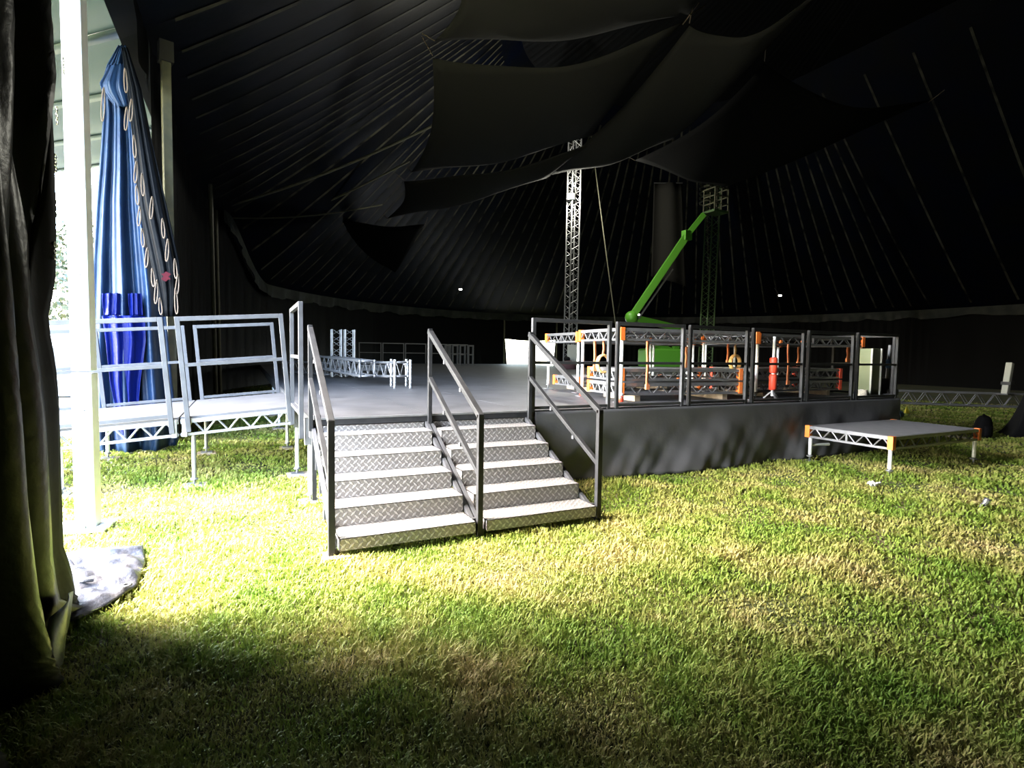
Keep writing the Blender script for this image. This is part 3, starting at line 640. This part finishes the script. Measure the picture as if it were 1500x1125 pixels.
# ================================================================== TRUSSES AND CASES ON THE STAGE
def truss(name, label, p, q, sec, n, group=None, m='alloy', base=None, ends=True, rr=.024, up=(0, 0, 1)):
    p, q = Vector(p), Vector(q); d = (q-p).normalized(); up = Vector(up)
    if abs(d.dot(up)) > .95: up = V(1, 0, 0)
    a = d.cross(up).normalized()*sec/2; b = a.cross(d).normalized()*sec/2
    o = thing(name, label, 'truss', base or p, group); cs = [a+b, a-b, -a-b, -a+b]
    for c in cs: mb = MB(); mb.tube(p+c, q+c, rr, 8); mb.build('chord', m, o)
    mb = MB()
    for i in range(n):
        for k in range(4):
            c1, c2 = cs[k], cs[(k+1) % 4]; t0, t1 = i/n, (i+1)/n; tm = (t0+t1)/2
            mb.tube(p+(q-p)*t0+c1, p+(q-p)*tm+c2, rr*.42, 5); mb.tube(p+(q-p)*tm+c2, p+(q-p)*t1+c1, rr*.42, 5)
    mb.build('lacing', m, o)
    if ends:
        for e in (p, q):
            mb = MB()
            for k in range(4): mb.tube(e+cs[k], e+cs[(k+1) % 4], rr*.8, 6)
            for c in cs: mb.ball(e+c, rr*1.35, 8, 5)
            mb.build('end_frame', m, o)
    return o
g = 'silver trusses lying on the stage'
e1 = on_d(538, 540, 10.75); e0 = on_d(478, 531, 13.6)
truss('box_truss', 'silver box truss propped between the upright truss pieces and the stage front', e0, e1, .29, 8, g, base=V(e0.x, e0.y, H))
f0, f1 = on_d(556, 541, 11.4), on_d(588, 541, 10.6)
truss('box_truss', 'short silver box truss resting on the four-legged stand', f0, f1, .27, 3, g, base=V(f0.x, f0.y, H))
p = on_z(588, 567, H)
st = thing('truss_stand', 'four-legged silver stand carrying the short truss', 'stand', (p.x, p.y, H))
for (x, y) in ((573, 566), (578, 569), (595, 566), (601, 569)):
    q = on_z(x, y, H); mb = MB(); mb.tube((q.x, q.y, H), (q.x, q.y, H+.53), .022, 10)
    for z in np.linspace(.03, .5, 8): mb.lathe((q.x, q.y, H+z), [(.022, 0), (.03, .01), (.022, .02)], 10)
    mb.build('leg', 'alloy_bright', st)
for (x, lab) in ((493, 'upright silver truss piece with capped chords, left standing at the box truss end'), (512, 'upright silver truss piece tied with cord beside its twin')):
    q = on_d(x, 558, 13.9); b = V(q.x, q.y, H)
    truss('upright_truss', lab, b+V(0, 0, .02), b+V(0, 0, 1.2), .22, 4, 'upright truss pieces', 'alloy', b, False, .022)
q0, q1 = on_d(420, 525, 16.5), on_d(484, 530, 14.5)
truss('box_truss', 'dim box truss lying beyond the stair handrail', V(q0.x, q0.y, H+.19), V(q1.x, q1.y, H+.19), .29, 6, g, m='alloy_dull', base=V(q0.x, q0.y, H))
for (x, y, sx, sz, lab) in ((540, 520, .95, .10, 'flat grey case lying on the flat case pile'), (551, 524, 1.05, .22, 'broad grey case under the smaller flat case')):
    q = on_d(x, y, 19); zb = H if sz > .2 else H+.24
    o = thing('flat_case', lab, 'case', (q.x, q.y, zb), 'flat cases on the stage')
    mb = MB(); mb.box((q.x, q.y, zb+sz/2), (sx, .6, sz), -TH+.1); mb.build('body', 'alloy_dull', o, bevel=.015)
    mb = MB(); mb.box((q.x, q.y, zb+sz*.62), (sx+.02, .62, .02), -TH+.1); mb.build('lid_seam', 'rubber', o)
# far guard rails and standing frames
gx = [(4.9+1.25*k, 24.3) for k in range(5)]
for k, (u, v) in enumerate(gx):
    rail((u, v, H), (u+1.15, v, H), (0, 0, 1), 1.12, f'dim guard rail at the rear stage edge, {nm[4-k]} counted from the narrow pale frames', 'rear guard rails', m='alloy_dull', bottom=False)
for k, x in enumerate((652, 663, 674, 686)):
    q = on_d(x, 527, 29)
    rail((q.x, q.y, H), (q.x+.36, q.y+.25, H), (0, 0, 1), 1.05, f'narrow pale frame standing at the rear of the stage, {nm[3-k]} counted from the far door', 'narrow frames at the rear', m='alloy_dull', bottom=False, name='narrow_frame', w=.07)
q = on_d(832, 528, 24); o = thing('maroon_bundle', 'dark maroon bundle with a black roll on top, left on the stage', 'bundle', (q.x, q.y, H))
mb = MB(); mb.ball((q.x, q.y, H+.02), .4, 14, 8, (.95, .7, 1.)); [None for _ in ()]; mb.v = [(x, y, max(z, H+.001)) for x, y, z in mb.v]; mb.build('sack', 'maroon', o)
mb = MB(); mb.ball((q.x-.05, q.y, H+.45), .13, 10, 6, (1.2, 1, .8)); mb.build('roll', 'bag_black', o)
q = on_d(839, 520, 24.9); o = thing('pale_panel', 'pale upright panel standing behind the maroon bundle', 'panel', (q.x, q.y, H))
mb = MB(); mb.box((q.x, q.y, H+.55), (.5, .06, 1.06), -TH); mb.build('board', 'pale_panel', o)
mb = MB(); mb.box((q.x, q.y, H+.012), (.55, .3, .024), -TH); mb.build('foot', 'alloy_dull', o)
# ================================================================== MASTS, LIFT, LAMPS
b = on_d(834, 560, 25.6); b = V(b.x, b.y, H); tp = on_d(838, 292, 25.6)
truss('king_pole', 'silver lattice king pole with a lit floodlight near its top', b, V(b.x+.05, b.y, tp.z+5), .42, 26, m='alloy', base=b, ends=False, rr=.035)
lp = thing('floodlight', 'lit white floodlight clamped to the lattice king pole', 'lamp', V(b.x-.3, b.y-.3, tp.z-.2))
q = V(b.x-.32, b.y-.32, tp.z)
mb = MB(); mb.box(q, (.34, .16, .26), -TH-.3); mb.build('housing', 'rubber', lp)
mb = MB(); mb.box(q+V(-.03, -.09, -.02), (.28, .02, .2), -TH-.3); mb.build('lens', 'lamp_glow', lp)
mb = MB(); mb.bar(q, V(b.x, b.y, tp.z-.1), .03); mb.build('bracket', 'rubber', lp)
l = bpy.data.lights.new('floodlight_beam', 'POINT'); l.energy = 1500; l.shadow_soft_size = .12; l.color = (1, .97, .82)
lo = bpy.data.objects.new('floodlight_beam', l); col.objects.link(lo); lo.parent = lp; lo.location = q+V(-.18, -.42, -.05)-Vector(lp['_b'])
b2 = on_d(1032, 560, 31); b2 = V(b2.x, b2.y, 0)
truss('king_pole', 'dark lattice king pole behind the green boom lift', b2, V(b2.x+.25, b2.y, 14.3), .5, 22, m='lift_dark', base=b2, ends=False, rr=.04)
t0, t1 = on_d(1036, 178, 30.4), on_d(1033, 300, 30.4)
o = thing('rope_light', 'pale rope wound around the dark king pole', 'rope', t1)
mb = MB(); mb.path([t1+(t0-t1)*(i/120.)+V(.3*math.cos(i*.9), .3*math.sin(i*.9), 0) for i in range(121)], .05, 5); mb.build('winding', 'pole_olive', o)
# thin cable from the roof to the far deck
c0, c1 = on_d(858, 135, 27), on_d(914, 566, 27); mb = MB(); mb.path([c0+(c1-c0)*(i/12.)+V(0, 0, -.15*math.sin(math.pi*i/12)) for i in range(13)], .03, 5)
single(mb, 'hanging_cable', 'pole_olive', c1, 'slack grey cable hanging from the roof beside the lit king pole', 'cable')
# boom lift
bs = on_d(935, 560, 27.); bs = V(bs.x+.3, bs.y, 0); hg = on_d(925, 465, 27); kn = on_d(1006, 345, 27); tip = on_d(1031, 314, 27)
lf = thing('boom_lift', 'green boom lift with its basket raised under the roof', 'boom lift', bs)
mb = MB(); mb.box(bs+V(.9, 0, .75), (2.6, 1.3, .5), -.2); mb.build('chassis', 'lift_dark', lf, bevel=.05)
for (dx, dy) in ((-.1, -.7), (1.9, -.9), (.1, .7), (2.0, .5)): mb = MB(); mb.tube(bs+V(dx, dy-.12, .4), bs+V(dx, dy+.12, .4), .4, 18); mb.build('wheel', 'rubber', lf)
mb = MB(); mb.box(bs+V(1.2, 0, 1.45), (2.2, 1.2, .9), -.2); mb.build('engine_cover', 'lift_green', lf, bevel=.1)
mb = MB(); mb.bar(bs+V(1.9, 0, 1.7), bs+V(-.2, -.1, 2.4), .22, .3); mb.bar(bs+V(2.4, 0, 2.9), hg, .22, .3); mb.bar(bs+V(1.9, 0, 1.8), bs+V(2.4, 0, 2.9), .2, .3); mb.build('lower_arm', 'lift_green', lf)
mb = MB(); mb.ball(hg, .32, 10, 6); mb.build('hinge', 'lift_green', lf)
mb = MB(); mb.bar(hg, kn, .26, .34); mb.build('main_boom', 'lift_green', lf, bevel=.02)
mb = MB(); mb.bar(hg+V(.3, -.16, -.05), hg+(kn-hg)*.62+V(.3, -.16, -.1), .07); mb.build('hose_rail', 'alloy', lf)
mb = MB(); mb.box(kn, (.4, .3, .45)); mb.bar(kn, tip, .2, .24); mb.build('fly_boom', 'lift_green', lf)
bk = on_d(1048, 313, 27); w2 = .42
bt = MB(); bt.box(bk+V(0, 0, .05), (.9, .75, .1)); basket = bt.build('basket', 'lift_dark', lf)
mb = MB()
for sx in (-1, 0, 1):
    for sy in (-1, 1): mb.tube(bk+V(sx*w2, sy*.35, .1), bk+V(sx*w2, sy*.35, 1.12), .03, 6)
for z in (.4, .75, 1.12):
    pts = [bk+V(-w2, -.35, z), bk+V(w2, -.35, z), bk+V(w2, .35, z), bk+V(-w2, .35, z)]; mb.path(pts, .03, 6, True)
mb.build('cage', 'pole_olive', basket)
# small work lamps along the far rim
for (x, y, d_, lab) in ((1142, 433, 32, 'small work lamp on the back rim above the dark valance'), (935, 461, 34, 'small work lamp behind the base of the green boom'), (675, 424, 32, 'small work lamp on the back slope of the roof')):
    q = on_d(x, y, d_); o = thing('work_lamp', lab, 'lamp', q, 'work lamps along the rim')
    mb = MB(); mb.box(q, (.2, .1, .12), -TH); mb.build('housing', 'rubber', o)
    mb = MB(); mb.box(q+V(-.04, -.06, 0), (.16, .02, .08), -TH); mb.build('lens', 'lamp_small', o)
    mb = MB(); mb.tube(q, q+V(.3, .6, .5), .015, 5); mb.build('arm', 'rubber', o)
# ================================================================== BLACK CLOTHS UNDER THE ROOF
def sail(corners, sag, label, m='cloth_black', n=18, edge=.12):
    # corners: bottom-left, bottom-right, top-right, top-left as seen from below, each (px, py, height)
    P = [on_z(x, y, z) for x, y, z in corners]
    c = sum(P, V(0, 0, 0))/4
    def f(s, t):
        p = (P[0]*(1-s)+P[1]*s)*(1-t)+(P[3]*(1-s)+P[2]*s)*t
        k = edge*(4*s*(1-s)*(abs(2*t-1)**3) + 4*t*(1-t)*(abs(2*s-1)**3)); p = p+(c-p)*k
        p.z -= sag*(4*s*(1-s))*.6+sag*(4*t*(1-t))*.4; p.z += .05*math.sin(s*9+t*5)
        return p
    o = thing('ceiling_cloth', label, 'cloth', c, 'black cloths slung under the roof')
    mb = MB(); mb.grid(f, n, n); mb.build('cloth', m, o, solid=.01)
    for q in P:
        mb = MB(); mb.tube(q, q+(q-c).normalized()*.35+V(0, 0, .25), .012, 5); mb.build('tie', 'rope', o)
sail([(637, 60, 8), (1010, 22, 8), (1130, -120, 8), (672, -90, 8)], .45, 'black cloth slung highest under the tent roof')
sail([(603, 252, 8), (866, 200, 8), (1000, 36, 8), (634, 82, 8)], .55, 'broad black cloth slung between the highest cloth and the narrow one')
sail([(567, 320, 7.8), (800, 262, 7.8), (868, 212, 8), (592, 264, 8)], .35, 'narrow black cloth slung beside the broad one')
sail([(800, 258, 8.2), (985, 205, 8.2), (1215, -20, 8.2), (1010, 34, 8.2)], .5, 'long black cloth running past the dark king pole')
sail([(930, 235, 8.8), (1060, 275, 8.8), (1360, 150, 8.8), (1120, 90, 8.8)], .5, 'large black cloth over the boom lift', 'cloth_dark')
sail([(560, 416, 6.0), (570, 412, 6.0), (622, 330, 7.2), (470, 318, 7.6)], .2, 'dark triangular cloth hanging over the stage rear', 'cloth_dark', edge=.02)
def drape(px0, px1, y0, y1, d, lab, name='hanging_drape', m='cloth_black'):
    a, b, c, e = on_d(px0, y0, d), on_d(px1, y0, d), on_d(px0-4, y1, d), on_d(px1+6, y1+14, d)
    o = thing(name, lab, 'drape', c); mb = MB(); mb.grid(lambda s, t: (a*(1-s)+b*s)*(1-t)+(c*(1-s)+e*s)*t+Fh*.12*math.sin(s*8), 20, 10); mb.build('cloth', m, o, solid=.01)
    mb = MB(); mb.tube(a, b, .03, 6); mb.build('batten', 'rubber', o)
drape(958, 1000, 268, 405, 29, 'black drape hanging behind the green boom')
# ================================================================== RIGHT HAND SIDE
q0, q1 = on_z(1300, 592, 0), on_z(1530, 600, 0)
truss('ground_truss', 'dark box truss lying across the grass beyond the stage corner', V(q0.x, q0.y, .27), V(q1.x, q1.y, .27), .42, 9, m='alloy_dull', base=V(q0.x, q0.y, 0), rr=.03)
q = on_d(1472, 580, q1.dot(Fh)-CAM.dot(Fh)-.3); o = thing('leaning_post', 'pale post with a black clamp standing on the ground truss', 'post', (q.x, q.y, .5))
mb = MB(); mb.bar((q.x, q.y, .5), (q.x+.2, q.y, 1.5), .17); mb.build('shaft', 'pale_panel', o, bevel=.02)
mb = MB(); mb.box((q.x+.08, q.y-.02, .85), (.26, .26, .1)); mb.build('clamp', 'rubber', o)
mb = MB(); mb.box((q.x, q.y, .51), (.4, .3, .03)); mb.build('foot', 'alloy_dull', o)
q = on_z(1438, 641); o = thing('backpack', 'black backpack standing on the grass behind the small deck', 'bag', q)
mb = MB(); mb.grid(lambda s, t: (q.x+.21*math.cos(2*math.pi*s)*math.sqrt(max(0, 1-(max(0, t-.45)/.55)**2.4))*(.92+.08*math.sin(t*6))+.06*t, q.y+.14*math.sin(2*math.pi*s)*math.sqrt(max(0, 1-(max(0, t-.45)/.55)**2.4)), .47*t), 24, 16); mb.build('body', 'bag_black', o)
mb = MB(); mb.grid(lambda s, t: (q.x-.02+.12*math.cos(math.pi*(1+s)), q.y-.10-.07*math.sin(math.pi*s), .05+.2*t), 10, 4); mb.build('front_pocket', 'bag_black', o, solid=.01)
mb = MB(); mb.path([(q.x+.17+.05*math.sin(a*math.pi), q.y-.04, .05+.36*a) for a in np.linspace(0, 1, 8)], .014, 6); mb.build('strap', 'mat_grey', o)
mb = MB(); mb.path([(q.x+.03+.05*math.cos(a), q.y, .44+.04*math.sin(a)) for a in np.linspace(0, math.pi, 7)], .01, 6); mb.build('handle', 'bag_black', o)
q = on_z(1512, 640); mb = MB(); mb.grid(lambda s, t: (q.x+(.55-.40*t**.6)*math.cos(2*math.pi*s)*(1+(.22*(1-t))*math.sin(s*44)), q.y+(.55-.40*t**.6)*math.sin(2*math.pi*s)*(1+(.22*(1-t))*math.sin(s*38)), .015+.95*t), 64, 10)
o = thing('black_sheet', 'black sheet draped over an object at the grass edge', 'sheet', q); mb.build('cloth', 'bag_black', o)
mb = MB(); mb.add([(q.x+.16*math.cos(a), q.y+.16*math.sin(a), .96) for a in np.linspace(0, 2*math.pi, 21)[:-1]], [tuple(range(20))]); mb.build('top', 'bag_black', o)
q = on_z(1316, 613); o = thing('blue_canister', 'small blue canister at the foot of the stage corner', 'canister', q)
mb = MB(); mb.tube((q.x-.1, q.y, .1), (q.x+.16, q.y+.06, .1), .1, 12); mb.build('body', 'bag_blue', o)
mb = MB(); mb.tube((q.x+.16, q.y+.06, .1), (q.x+.2, q.y+.07, .1), .05, 10); mb.build('cap', 'pale_panel', o)
q = on_z(1330, 607); o = thing('yellow_marker', 'tiny yellow marker flag in the grass beside the ground truss', 'marker', q)
mb = MB(); mb.add([(q.x-.1, q.y, .03), (q.x+.1, q.y, .03), (q.x, q.y+.05, .25), (q.x, q.y+.12, .03)], [(0, 1, 2), (1, 3, 2), (3, 0, 2), (0, 3, 1)]); mb.build('flag', 'yellow', o)
mb = MB(); mb.tube((q.x, q.y+.05, 0), (q.x, q.y+.05, .1), .008, 5); mb.build('pin', 'alloy', o)
# litter
q = on_z(1438, 746); o = thing('drink_can', 'crushed silver drink can lying on the grass', 'can', q)
Mt = Matrix.Rotation(R(20), 3, 'Y') @ Matrix.Rotation(R(18), 3, 'X')
mb = MB(); mb.lathe((0, 0, 0), [(.0, 0), (.026, 0), (.033, .008), (.033, .035), (.026, .055), (.033, .08), (.033, .112), (.027, .12), (0, .118)], 16); mb.v = [tuple(Vector(q)+V(0, 0, .012)+Mt @ Vector(p)) for p in mb.v]; mb.build('body', 'can', o)
mb = MB(); mb.lathe((0, 0, .116), [(.018, 0), (.026, .003), (.018, .006)], 12); mb.v = [tuple(Vector(q)+V(0, 0, .012)+Mt @ Vector(p)) for p in mb.v]; mb.build('rim', 'alloy_bright', o)
q = on_z(1280, 715); mb = MB(); mb.grid(lambda s, t: (q.x+(s-.5)*.13, q.y+(t-.5)*.1, .03+.035*abs(math.sin(s*7+t*3))+.02*math.sin(t*9)), 10, 8)
single(mb, 'paper_scrap', 'white_card', q, 'crumpled white paper scrap on the grass before the small deck', 'litter', solid=.003)
# ================================================================== GRASS
def vnoise(x, y, s):
    # cheap smooth noise from sines
    return (np.sin(x*s+1.3*np.sin(y*s*.7))+np.sin(y*s*1.1+2.1+1.7*np.sin(x*s*.6))+np.sin((x+y)*s*.53+.4))/3
def grass(N):
    r = np.exp(rng.uniform(np.log(1.25), np.log(26), N)); a = rng.uniform(-.90, 1.15, N)
    x0 = r*np.sin(a); y0 = r*np.cos(a)
    u = CU + x0*CT + y0*ST; v = CV - x0*ST + y0*CT
    ok = ~((u > .9) & (v > .25) & (u < 9.7)) & ~((u > .5) & (v > 4.9) & (u < 14.6)) & ((np.hypot(u-17, np.maximum(0, v-13)) < 18.7) | ((u < -1.6) & (v < 6.2)))
    ok &= ~((u < -5.1) & (v > 6.1))
    r, u, v = r[ok], u[ok], v[ok]; n = len(u)
    h = rng.uniform(.022, .05, n)*(1+.55*vnoise(u, v, 4.2))*(1+.25*vnoise(u, v, 13.)); tall = (vnoise(u, v, 2.3) > .55) & (r < 5); h[tall] *= 1.5
    h *= np.clip(.9+r*.02, 1, 1.35)
    w = rng.uniform(.0022, .0038, n)*np.clip(r/2.2, 1, 9)*.9
    ph = rng.uniform(0, 2*np.pi, n); lean = rng.uniform(.2, 1.15, n)*h
    dx, dy = np.cos(ph), np.sin(ph); sx, sy = -dy*w, dx*w
    z0 = np.zeros(n)
    P = np.empty((n, 5, 3), np.float32)
    P[:, 0] = np.stack([u-sx, v-sy, z0], 1); P[:, 1] = np.stack([u+sx, v+sy, z0], 1)
    mx, my, mz = u+dx*lean*.35, v+dy*lean*.35, h*.62
    P[:, 2] = np.stack([mx+sx*.8, my+sy*.8, mz], 1); P[:, 3] = np.stack([mx-sx*.8, my-sy*.8, mz], 1)
    P[:, 4] = np.stack([u+dx*lean, v+dy*lean, h*rng.uniform(.75, 1.05, n)], 1)
    me = bpy.data.meshes.new('grass'); me.vertices.add(n*5); me.vertices.foreach_set('co', P.ravel())
    base = (np.arange(n)*5)[:, None]; loops = np.concatenate([base+np.array([[0, 1, 2, 3]]), base+np.array([[3, 2, 4]])], 1).ravel().astype(np.int32)
    me.loops.add(n*7); me.loops.foreach_set('vertex_index', loops)
    me.polygons.add(n*2); ls = np.empty(n*2, np.int32); ls[0::2] = np.arange(n)*7; ls[1::2] = np.arange(n)*7+4
    me.polygons.foreach_set('loop_start', ls)
    me.update(calc_edges=True); me.validate(); me.materials.append(MATS['grass'])
    o = bpy.data.objects.new('grass', me); col.objects.link(o); tag(o, 'short trodden green and straw-coloured grass covering the tent floor', 'grass', kind='stuff')
grass(500000)
for o in bpy.data.objects:
    if '_b' in o: del o['_b']
